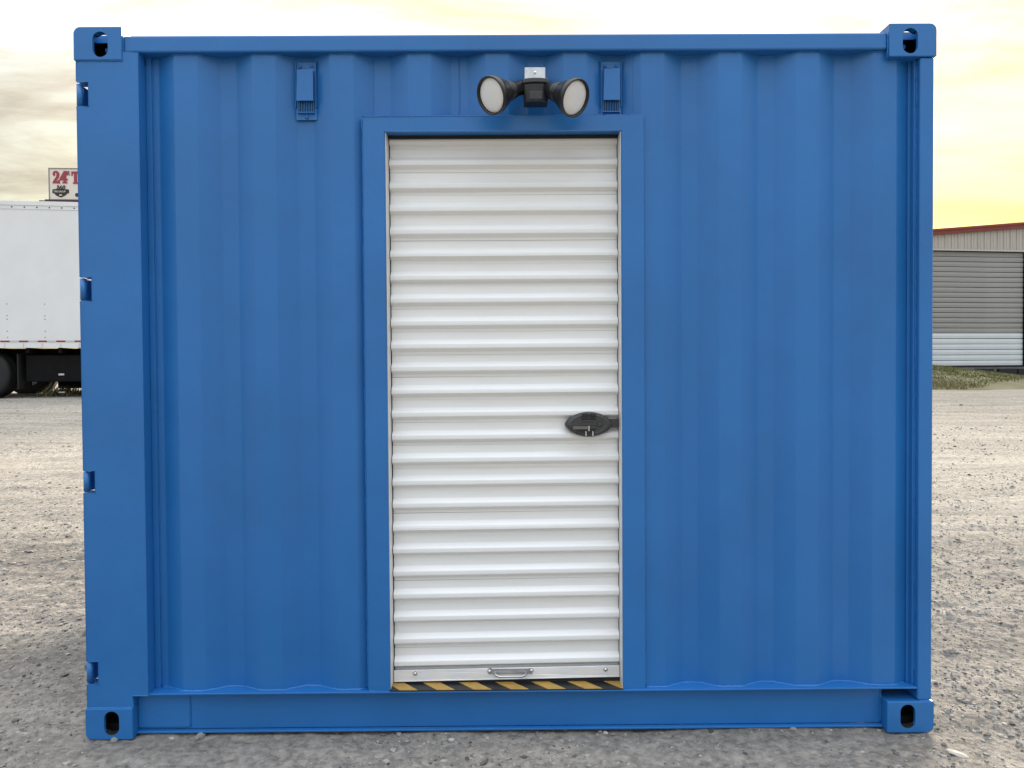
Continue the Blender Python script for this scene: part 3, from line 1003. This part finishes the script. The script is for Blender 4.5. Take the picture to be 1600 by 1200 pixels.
lk(909, 931, 646.5, 655, 0.0480, 0.0560, 'latch_recess', BLACKP)
lk(911, 917.5, 645.5, 651, 0.0440, 0.0479, 'latch_tab', BLACKP, 0.002)
lk(922.5, 929, 645.5, 651, 0.0440, 0.0479, 'latch_tab', BLACKP, 0.002)
lk(909.5, 930.5, 655.6, 659, 0.0500, 0.0545, 'latch_plate', GREYP)
lk(892, 931, 664.5, 672, 0.0525, 0.0545, 'slide_groove', BLACKP)
lk(895, 919, 666, 670.8, 0.0495, 0.0524, 'slide_bar', mat('worn_grey_steel', (0.16, 0.155, 0.145), 0.4, metal=0.5))
lk(921.5, 930, 666, 670, 0.0500, 0.0524, 'slide_end', GREYP)
lk(900, 929, 672.5, 678.5, 0.0522, 0.056, 'hasp_recess', BLACKP)
for px, a, b in ((920, 665.5, 673.5), (915.3, 674, 681), (926, 674, 681)):
    lk(px - 1.1, px + 1.1, a, b, 0.0478, 0.0530, 'lock_pin', GALV, 0.0006)
MB().tube([((937 - 920.5) * P, 0.055, (663.5 - 662.3) * P), ((937 - 920.5) * P, 0.0495, (663.5 - 662.3) * P)], 0.0100, 24).build('key_cylinder', BLACKP, lock)
MB().tube([((937 - 920.5) * P, 0.0497, (663.5 - 662.3) * P), ((937 - 920.5) * P, 0.0488, (663.5 - 662.3) * P)], 0.0080, 24).build('key_face', GREYP, lock)
lk(952, 968.2, 655, 669, 0.066, 0.076, 'lock_bolt', GREYP)

# vents
vent = bpy.data.objects.new('air_vent', None)
COL.objects.link(vent); vent.parent = cont
vent.location = (-0.6965, -OFF[1], 2.2420)
mb = MB().box(-0.0360, 0.0360, 0.0560, 0.0600, -0.1010, 0.0990)
mb.box(-0.0365, -0.0335, 0.0470, 0.0560, -0.0600, 0.0990).box(0.0335, 0.0365, 0.0470, 0.0560, -0.0600, 0.0990)
mb.build('vent_plate', BLUE, vent, bevel=0.001, seg=1)
mb = MB().prism([[(-0.0268, -0.0390), (0.0268, -0.0390), (0.0268, 0.0665), (-0.0268, 0.0665)]], 0.0330, 0.0555)
mb.build('vent_cover', BLUE, vent, bevel=0.0022, seg=2)
mb = MB()
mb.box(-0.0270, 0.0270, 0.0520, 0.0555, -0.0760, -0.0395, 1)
for i in range(10):
    x = -0.0260 + 0.052 * i / 9
    mb.box(x - 0.0010, x + 0.0010, 0.0440, 0.0500, -0.0760, -0.0395, 0)
mb.box(-0.0300, 0.0300, 0.0440, 0.0555, -0.0790, -0.0761, 0)
mb.build('vent_grille', [BLUE, DARKIN], vent)
SCR = MB().tube([(0, 0, 0), (0, -0.0018, 0)], 0.0072, 12).dome((0, -0.0018, 0), 0.0060, 0.0045, n=12).mesh('screw', BLUE)
for x, z in ((-0.0205, 0.0830), (0.0190, 0.0830), (0.002, -0.0910)):
    link('screw', SCR, vent, (x, 0.0560, z))
copy_tree(vent, cont, (0.3635, -OFF[1], 2.2395))

# ------------------------------------------------------------------ twin floodlight over the door
FO = (0.0965, 0.03, 2.24)
fl = thing('twin_floodlight', 'black twin-head security floodlight with motion sensor above the white roll-up door', 'floodlight', FO)


def fb(mb, name, m, parent=fl, **k):
    return mb.build(name, m, parent, off=FO, **k)


mb = MB().box(0.0615, 0.1315, -0.012, -0.009, 2.2350, 2.2935).box(0.0615, 0.0640, -0.009, 0.0290, 2.2350, 2.2935).box(0.1290, 0.1315, -0.009, 0.0290, 2.2350, 2.2935).box(0.064, 0.129, -0.009, 0.0290, 2.2910, 2.2935)
pl = fb(mb, 'mounting_plate', GALV, bevel=0.0006, seg=1)
fb(MB().tube([(0.0965, -0.012, 2.2755), (0.0965, -0.0135, 2.2755)], 0.0062, 14).dome((0.0965, -0.0135, 2.2755), 0.0048, 0.003, n=12), 'plate_screw', CHROME, pl)
mb = MB()
n = 9
front = []
for i in range(n):
    t = -1 + 2 * i / (n - 1)
    front.append((0.0980 + 0.0420 * t, -0.050 - 0.010 * (1 - t * t)))
outl = front + [(0.1400, 0.010), (0.0560, 0.010)]


def vprism(outl, z0, z1, taper=1.0):
    m = MB(); L = len(outl); cx = 0.0980; cy = -0.02
    vs = [(x, y, z1) for x, y in outl] + [(cx + (x - cx) * taper, cy + (y - cy) * taper, z0) for x, y in outl]
    fs = [tuple(range(L)), tuple(range(2 * L - 1, L - 1, -1))] + [(i, i + L, (i + 1) % L + L, (i + 1) % L) for i in range(L)]
    m.add(vs, fs)
    return m


sn = fb(vprism(outl, 2.1640, 2.2240, 0.95), 'motion_sensor', BLACKP, bevel=0.003, seg=2)
fb(vprism([(0.098 + (x - 0.098) * 1.04, y * 1.08) for x, y in outl], 2.2245, 2.2400), 'sensor_hood', GREYP, bevel=0.003, seg=2)
fb(MB().box(0.0760, 0.1200, -0.0600, -0.0570, 2.1700, 2.1960), 'sensor_window', mat('sensor_window_plastic', (0.03, 0.03, 0.032), 0.25), sn, bevel=0.002)
fb(MB().tube([(0.0965, -0.012, 2.252), (0.0965, -0.028, 2.246), (0.0965, -0.032, 2.236)], [0.006, 0.0055, 0.009], 10), 'swivel_knuckle', BLACKP)


def lamp(c, nrm, ax):
    c = Vector(c); nrm = Vector(nrm).normalized()
    hd = None
    prof = [(-0.150, 0.0190), (-0.148, 0.0235), (-0.104, 0.0255), (-0.102, 0.0300), (-0.078, 0.0335), (-0.076, 0.0315), (-0.060, 0.0400), (-0.036, 0.0510), (-0.016, 0.0580), (-0.014, 0.0610), (0.004, 0.0615), (0.006, 0.0600), (0.004, 0.0562), (-0.006, 0.0552)]
    mb = MB().lathe(c, nrm, prof, 40)
    b0 = c + nrm * -0.150
    mb.tube([b0 - nrm * 0.001, b0], [0.0185, 0.0185], 20)
    hd = fb(mb, 'lamp_head', BLACKP)
    # slightly domed glass
    path = []; rs = []
    for i in range(7):
        t = i / 6
        path.append(c + nrm * (-0.005 + 0.007 * math.sin(t * math.pi / 2))); rs.append(max(0.0553 * math.cos(t * math.pi / 2), 0.0008))
    fb(MB().tube(path, rs, 40), 'lens', LENS, hd)
    a = Vector(ax)
    mid = (a + b0) / 2 + Vector((0, -0.004, 0.004))
    fb(MB().tube([a, mid, b0, b0 + nrm * 0.02], [0.0125, 0.014, 0.0155, 0.015], 14), 'swivel_arm', BLACKP, hd)
    fb(MB().tube([mid - (b0 - a).normalized() * 0.006, mid + (b0 - a).normalized() * 0.006], 0.0185, 14), 'locknut', BLACKP, hd)


lamp((-0.0500, -0.120, 2.1610), (-0.74, -0.68, -0.43), (0.066, 0.000, 2.232))
lamp((0.2225, -0.120, 2.1515), (0.70, -0.68, -0.48), (0.130, 0.000, 2.230))

# ------------------------------------------------------------------ box truck on the left
TR = thing('box_truck', 'white box truck parked behind the left end of the blue container', 'truck', (-9.11, 12.36, 0.775), math.radians(8.5))
BX0, BX1, ZB, ZT = -3.4, 4.6, 0.965, 3.795
body = MB().box(BX0, BX1, 0.0, 2.45, ZB + 0.09, ZT - 0.02).build('cargo_box', TRUCKW, TR, bevel=0.01)
MB().box(BX0, BX1, -0.022, 0.0, ZT - 0.085, ZT).build('top_rail', TRUCKW, body, bevel=0.006)
MB().box(BX0, BX1, -0.009, 0.0, ZT - 0.155, ZT - 0.0855).build('rail_flange', TRUCKW, body)
MB().box(BX0, BX1, -0.016, 0.02, ZB, ZB + 0.0895).build('bottom_rail', mat('white_base_rail', (0.74, 0.74, 0.75), 0.4), body)
for i in range(23):
    x = BX0 + 0.12 + 0.334 * i
    MB().box(x, x + 0.012, -0.020, -0.0165, ZB + 0.004, ZB + 0.085).build('rail_post', GALV, body)
tm = [MB().box(0, 0.165, -0.0035, 0, 0, 0.032).mesh('reflective_tape', m) for m in (REDT, SILT)]
for i in range(47):
    x = -3.36 + 0.167 * i
    if x + 0.165 < BX1:
        link('reflective_tape', tm[i % 2], body, (x, -0.0005, ZB + 0.1075))
mb = MB()
x = BX0 + 0.06
while x < BX1:
    mb.dome((x, -0.009, ZT - 0.118), 0.016, 0.010, n=6); x += 0.2235
for k in range(-4, 7):
    x = -0.56 + 0.675 * k
    for z in (1.81, 1.585, 1.515, 1.285, 1.165):
        mb.dome((x, 0.0, z), 0.011, 0.006, n=6)
o = mb.build('rivets', RIVET, body); o['kind'] = 'stuff'
# underside
MB().box(BX0 + 0.1, BX1 + 1.2, 0.55, 0.68, 0.62, ZB - 0.002).box(BX0 + 0.1, BX1 + 1.2, 1.78, 1.91, 0.62, ZB - 0.002).build('chassis_rail', CHASSIS, TR)
mb = MB()
for i in range(14):
    xx = BX0 + 0.25 + 0.58 * i
    mb.box(xx, xx + 0.06, 0.03, 2.42, ZB - 0.10, ZB - 0.001)
mb.build('floor_beams', CHASSIS, TR)
MB().box(-0.30, 1.75, 0.12, 0.52, 0.30, 0.82).build('tool_box', CHASSIS, TR, bevel=0.02)
MB().box(1.9, 3.2, 0.12, 0.54, 0.30, 0.80).build('fuel_tank', CHASSIS, TR, bevel=0.08, seg=3)
MB().box(-0.45, 4.4, 1.95, 2.35, 0.13, 0.80).build('side_skirt', CHASSIS, TR)
MB().box(-0.42, -0.40, 0.05, 0.62, 0.16, 0.85).build('mud_flap', RUBBER, TR)
MB().box(0.30, 0.40, 0.108, 0.119, 0.425, 0.46).build('marker_plate', SILT, TR)
MB().box(0.22, 0.33, 0.3, 0.32, 0.075, 0.10).build('marker_plate', SILT, TR)


def wheel(x, yc, w, r=0.47):
    n = 36
    prof = [(-w / 2, 0.27), (-w / 2 - 0.004, 0.36), (-w / 2, 0.43), (-w / 2 + 0.03, 0.462), (-w / 2 + 0.05, r), (w / 2 - 0.05, r), (w / 2 - 0.03, 0.462), (w / 2, 0.43), (w / 2, 0.27)]
    wl_ = MB().lathe((x, yc, 0.455), (0, 1, 0), prof, n).build('wheel', RUBBER, TR)
    rp = [(-w / 2 + 0.005, 0.272), (-w / 2 + 0.01, 0.25), (-w / 2 + 0.08, 0.235), (-w / 2 + 0.09, 0.10), (-w / 2 + 0.02, 0.09), (-w / 2 + 0.01, 0.02)]
    MB().lathe((x, yc, 0.455), (0, 1, 0), rp, 24).build('rim', GALV, wl_)
    return wl_


for yc, w in ((0.17, 0.25), (0.47, 0.25), (1.98, 0.25), (2.28, 0.25)):
    wheel(-1.03, yc, w)
for yc in (0.2, 2.25):
    wheel(5.9, yc, 0.26)
# cab at the far end
cabp = [(4.75, 0.55), (6.9, 0.55), (7.05, 0.75), (7.05, 1.35), (6.75, 1.55), (6.35, 2.45), (4.75, 2.5)]
cabm = mat('cab_white', (0.70, 0.71, 0.72), 0.3)
cabo = MB().prism([cabp], 0.06, 2.39).build('cab', cabm, TR, bevel=0.04, seg=3)
gl = mat('cab_glass', (0.02, 0.025, 0.03), 0.08)
MB().prism([[(5.25, 1.55), (6.5, 1.55), (6.2, 2.28), (5.25, 2.28)]], 0.045, 0.059).build('side_window', gl, cabo)
MB().box(7.04, 7.065, 0.3, 0.6, 0.85, 1.05).build('headlight', LENS, cabo)
MB().box(7.04, 7.065, 1.85, 2.15, 0.85, 1.05).build('headlight', LENS, cabo)
MB().box(6.95, 7.15, 0.08, 2.37, 0.45, 0.72).build('bumper', GALV, TR, bevel=0.02)

# weeds growing by the truck wheel
N = 900
xw = -9.11 + rng.normal(-0.02, 0.22, N); yw = 13.3 + rng.normal(0, 0.25, N)
blades('weeds', xw, yw, ground_z(xw, yw) - 0.01, rng.uniform(0.06, 0.26, N) * np.exp(-((xw + 9.2) / 0.35) ** 2), 0.012, (0.10, 0.105, 0.04), 0.45, 0.45)

# ------------------------------------------------------------------ sign beyond the truck
SG = thing('roadside_sign', 'white roadside sign with red 24 HR lettering and black 360 emblem above the truck roof', 'sign', (-18.6, 32.4, 0.75), math.radians(3))
SW0, SB, ST = -2.0, 8.285, 9.655
MB().box(SW0, 2.2, 0.0, 0.3, SB, ST).build('sign_panel', SIGNW, SG)
fm = mat('sign_frame_grey', (0.22, 0.20, 0.19), 0.5, metal=0.3)
mb = MB().box(SW0 - 0.04, 2.24, -0.02, 0.32, ST, ST + 0.045).box(SW0 - 0.04, SW0, -0.02, 0.32, SB, ST)
mb.build('sign_frame', fm, SG)
bmf = mat('dark_steel_beam', (0.045, 0.028, 0.03), 0.6)
mb = MB().box(SW0 - 0.22, 2.3, -0.03, 0.33, SB - 0.11, SB - 0.0005).box(SW0 - 0.50, SW0 - 0.28, 0.05, 0.2, SB - 0.10, SB - 0.03)
mb.build('sign_beam', bmf, SG)
for x in (-0.9, 1.6):
    MB().box(x, x + 0.28, 0.02, 0.30, -0.1, SB - 0.112).build('sign_post', fm, SG)


def text(body, size, m, name, parent, x, z, y=-0.012, bold=0.0, shear=0.0, sx=1.0, ex=0.006):
    cu = bpy.data.curves.new(name, 'FONT')
    cu.body = body; cu.size = size; cu.extrude = ex; cu.offset = bold; cu.shear = shear; cu.resolution_u = 3
    o = bpy.data.objects.new('tmp', cu); COL.objects.link(o)
    dg = bpy.context.evaluated_depsgraph_get(); dg.update()
    me = bpy.data.meshes.new_from_object(o.evaluated_get(dg))
    bpy.data.objects.remove(o); bpy.data.curves.remove(cu)
    me.transform(Matrix.Translation((x, y, z)) @ Matrix.Rotation(math.pi / 2, 4, 'X') @ Matrix.Diagonal((sx, 1, 1, 1)))
    me.materials.clear(); me.materials.append(m); me.name = name
    return link(name, me, parent)


# slab-serif numerals: glyph plus its feet
def letter(polys, name, m, x, z, s, y0=-0.02):
    mb = MB()
    for p in polys:
        mb.prism([[(x + a * s, z + b * s) for a, b in p]], y0, -0.001)
    return mb.build(name, m, SG)


two = [[(0, 0), (0.52, 0), (0.60, -0.06), (0.56, 0.30), (0.46, 0.30), (0.40, 0.17), (0.30, 0.20), (0.52, 0.50), (0.56, 0.72), (0.50, 0.90), (0.36, 1.0), (0.18, 1.0), (0.05, 0.90), (0.02, 0.68),
        (0.14, 0.58), (0.22, 0.66), (0.20, 0.82), (0.28, 0.87), (0.33, 0.78), (0.30, 0.55), (0.04, 0.16)]]
four = [[(0.24, 0), (0.62, 0), (0.62, 0.12), (0.55, 0.14), (0.55, 0.24), (0.66, 0.24), (0.66, 0.38), (0.55, 0.38), (0.55, 1.0), (0.36, 1.0), (0.02, 0.40), (0.02, 0.24), (0.32, 0.24), (0.32, 0.14), (0.24, 0.12)]]
tee = [[(0.10, 0), (0.50, 0), (0.50, 0.12), (0.42, 0.14), (0.42, 0.86), (0.50, 0.84), (0.52, 0.66), (0.62, 0.66), (0.62, 1.0), (-0.02, 1.0), (-0.02, 0.66), (0.08, 0.66), (0.10, 0.84), (0.18, 0.86), (0.18, 0.14), (0.10, 0.12)]]
XS = SW0 + 0.13
letter(two, 'sign_numeral', SIGNR, XS, SB + 0.72, 0.56)
letter(four, 'sign_numeral', SIGNR, XS + 0.30, SB + 0.72, 0.56)
text('HR', 0.27, SIGNR, 'sign_text', SG, XS + 0.53, SB + 1.09, bold=0.008, sx=0.65)
letter(tee, 'sign_letter', SIGNR, XS + 0.84, SB + 0.70, 0.56)
text('360', 0.27, SIGNK, 'sign_text', SG, XS + 0.14, SB + 0.44, y=-0.032, bold=0.006, shear=0.25, sx=0.98)
ex = XS + 0.35
sh_ = [(-0.36, 0.42), (-0.30, 0.44), (0.30, 0.44), (0.36, 0.42), (0.36, 0.26), (0.28, 0.25), (0.20, 0.16), (0.0, 0.07), (-0.20, 0.16), (-0.28, 0.25), (-0.36, 0.26)]
MB().prism([[(ex + a, SB + 0.02 + b) for a, b in sh_]], -0.018, -0.001).build('sign_emblem', SIGNK, SG)
text('TIRE GROUP', 0.115, SIGNW, 'sign_text', SG, ex - 0.30, SB + 0.315, y=-0.026, sx=0.80)
MB().prism([[(ex - 0.07, SB + 0.175), (ex + 0.07, SB + 0.175), (ex + 0.04, SB + 0.225), (ex - 0.04, SB + 0.225)]], -0.026, -0.0185).build('emblem_bar', SIGNW, SG)
MB().tube([(XS + 1.06, -0.015, SB + 0.21), (XS + 1.06, -0.001, SB + 0.21)], 0.085, 20).build('sign_letter', SIGNK, SG)

# ------------------------------------------------------------------ warehouse on the right
WH = thing('warehouse', 'metal-sided warehouse with dark red roof trim and ribbed roller door behind the container', 'building', (13.33, 21.4, 0.68), math.radians(8.2))
WX0, WX1 = -1.9, 22.0
RIDGE = 10.0


def rake(x):
    return 4.72 + 0.0875 * (x if x < RIDGE else 2 * RIDGE - x)


DX0, DX1, DZ0, DZ1 = -1.0, 3.225, 0.590, 4.245
# shell behind the siding
wp = [(WX0, 0.0), (DX0, 0.0), (DX0, DZ1), (DX1, DZ1), (DX1, 0.0), (WX1, 0.0), (WX1, rake(WX1) - 0.04), (RIDGE, rake(RIDGE) - 0.04), (WX0, rake(WX0) - 0.04)]
shell = MB().prism([wp], 0.05, 0.20).build('wall', SIDING, WH)
xx = WX0; pw = 0.2285; cnt = 0
while xx < WX1 - 0.01:
    x1 = min(xx + pw, WX1)
    spans = [(DZ1 + 0.005, None)] if (x1 > DX0 - 0.05 and xx < DX1 + 0.05) else [(0.0, None)]
    for z0, _ in spans:
        za_, zb2 = rake(xx) - 0.03, rake(x1) - 0.03
        mb = MB()
        g = 0.006
        mb.prism([[(xx + g, z0), (x1 - g, z0), (x1 - g, zb2), (xx + g, za_)]], 0.0, 0.049)
        mb.prism([[(xx + 0.085, z0 + 0.02), (xx + 0.15, z0 + 0.02), (xx + 0.15, za_ - 0.02), (xx + 0.085, za_ - 0.02)]], -0.008, -0.0005)
        # a raised rib at the lap
        mb.prism([[(xx - 0.016, z0), (xx + 0.016, z0), (xx + 0.016, za_), (xx - 0.016, za_)]], -0.022, -0.0005)
        mb.build('siding_panel', SIDING, WH)
    xx += pw
MB().box(DX0 - 0.05, DX1 + 0.05, -0.035, 0.0, DZ1 - 0.045, DZ1 + 0.004).build('door_head_trim', mat('pale_trim', (0.46, 0.43, 0.40), 0.5), WH)
tp = [(WX0 - 0.25, rake(WX0 - 0.25) - 0.04), (RIDGE, rake(RIDGE) - 0.04), (WX1 + 0.25, rake(WX1 + 0.25) - 0.04), (WX1 + 0.25, rake(WX1 + 0.25) + 0.105), (RIDGE, rake(RIDGE) + 0.105), (WX0 - 0.25, rake(WX0 - 0.25) + 0.105)]
MB().prism([tp], -0.10, 0.10).build('rake_trim', REDTRIM, WH)
tp2 = [(a, b + (0.106 if i < 3 else 0.03)) for i, (a, b) in enumerate(tp)]
MB().prism([tp2], -0.13, 0.12).build('trim_cap', REDTRIM, WH)
rp = [(WX0 - 0.25, rake(WX0 - 0.25)), (RIDGE, rake(RIDGE)), (WX1 + 0.25, rake(WX1 + 0.25)), (WX1 + 0.25, rake(WX1 + 0.25) + 0.06), (RIDGE, rake(RIDGE) + 0.06), (WX0 - 0.25, rake(WX0 - 0.25) + 0.06)]
MB().prism([rp], 0.125, 14.0).build('roof', REDTRIM, WH)
MB().prism([[(WX0, 0.0), (WX1, 0.0), (WX1, rake(WX1) - 0.05), (RIDGE, rake(RIDGE) - 0.05), (WX0, rake(WX0) - 0.05)]], 13.81, 13.95).build('rear_wall', SIDING, WH)
MB().box(WX0, WX0 + 0.15, 0.205, 13.8, 0, rake(WX0) - 0.05).build('side_wall', SIDING, WH)
MB().box(WX1 - 0.15, WX1, 0.205, 13.8, 0, rake(WX1) - 0.05).build('side_wall', SIDING, WH)
rd = bpy.data.objects.new('roller_door', None); COL.objects.link(rd); rd.parent = WH
zc = DZ0
nlo, nup = 6, 16
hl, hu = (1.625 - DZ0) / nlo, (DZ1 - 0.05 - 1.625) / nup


def wslat(h, m):
    pr = [(0.0, 0.0), (0.012, -0.020), (h * 0.5, -0.028), (h - 0.012, -0.022), (h - 0.010, 0.0)]
    n = len(pr)
    vs = [(DX0 + 0.01, y, z) for z, y in pr] + [(DX1 - 0.01, y, z) for z, y in pr]
    return MB().add(vs, [(i + 1, i, i + n, i + n + 1) for i in range(n - 1)], 0, False).mesh('door_slat', m)


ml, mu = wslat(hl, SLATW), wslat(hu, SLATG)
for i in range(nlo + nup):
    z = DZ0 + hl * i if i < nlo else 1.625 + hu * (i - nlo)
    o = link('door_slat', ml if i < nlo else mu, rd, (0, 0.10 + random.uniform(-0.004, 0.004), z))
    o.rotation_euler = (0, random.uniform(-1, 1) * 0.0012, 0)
MB().box(DX0, DX1, 0.14, 0.19, DZ0, DZ1).build('door_core', DARKIN, rd)
MB().box(DX0, DX1, 0.02, 0.139, DZ0 - 0.05, DZ0 - 0.004).build('door_base_seal', RUBBER, rd)
for a in (DX0, DX1 - 0.03):
    MB().box(a, a + 0.045, 0.01, 0.14, DZ0 - 0.05, DZ1 - 0.05).build('door_track', CHASSIS, rd)
MB().box(DX0 - 0.6, 6.0, -0.30, 0.0, -0.6, DZ0 - 0.055).build('dock_wall', CONC, WH)
for x, z0, z1 in ((1.15, 0.27, 0.50), (1.95, 0.20, 0.50), (2.62, 0.12, 0.49), (3.45, 0.12, 0.5)):
    MB().box(x, x + 0.62, -0.42, -0.305, z0, z1).build('dock_bumper', RUBBER, WH, bevel=0.02)
MB().box(0.55, 1.10, -0.5, -0.32, 0.40, 0.455).build('dock_plate', GALV, WH)

# ------------------------------------------------------------------ single stones one can point to
def stone(name, label, x, y, r, m, seed, flat=0.55, stretch=1.3):
    v, f = ico(2)
    rs = np.random.default_rng(seed)
    d = 1 + 0.16 * rs.standard_normal(3)
    n = fbm(v[:, 0] * 1.7 + seed, v[:, 1] * 1.7 + v[:, 2], seed, 3)
    v = v * (1 + 0.28 * n[:, None]) * np.array([stretch, 1.0, flat]) * r
    me = np_mesh(name, v, f, [m], smooth=False)
    o = link(name, me, None, (x, y, float(ground_z(x, y)) + r * flat * 0.35))
    o.rotation_euler = (rs.uniform(-0.2, 0.2), rs.uniform(-0.2, 0.2), rs.uniform(0, 6))
    o['label'] = label; o['category'] = 'stone'
    return o


stone('pale_stone', 'pale flat flake of stone on gravel in front of the lower right corner casting', 1.470, -0.14, 0.019, STONEP, 3, 0.35, 1.6)
stone('grey_stone', 'grey block of stone wedged under the lower left corner casting', -1.372, 0.012, 0.017, STONEG, 5, 0.75, 1.2)
stone('pale_stone', 'small pale pebble under the bottom rail beside the left corner casting', -1.178, 0.01, 0.009, STONEP, 8)
stone('grey_stone', 'rounded grey stone at the rail just right of the left corner casting', -1.085, 0.02, 0.015, STONEG, 12, 0.8)
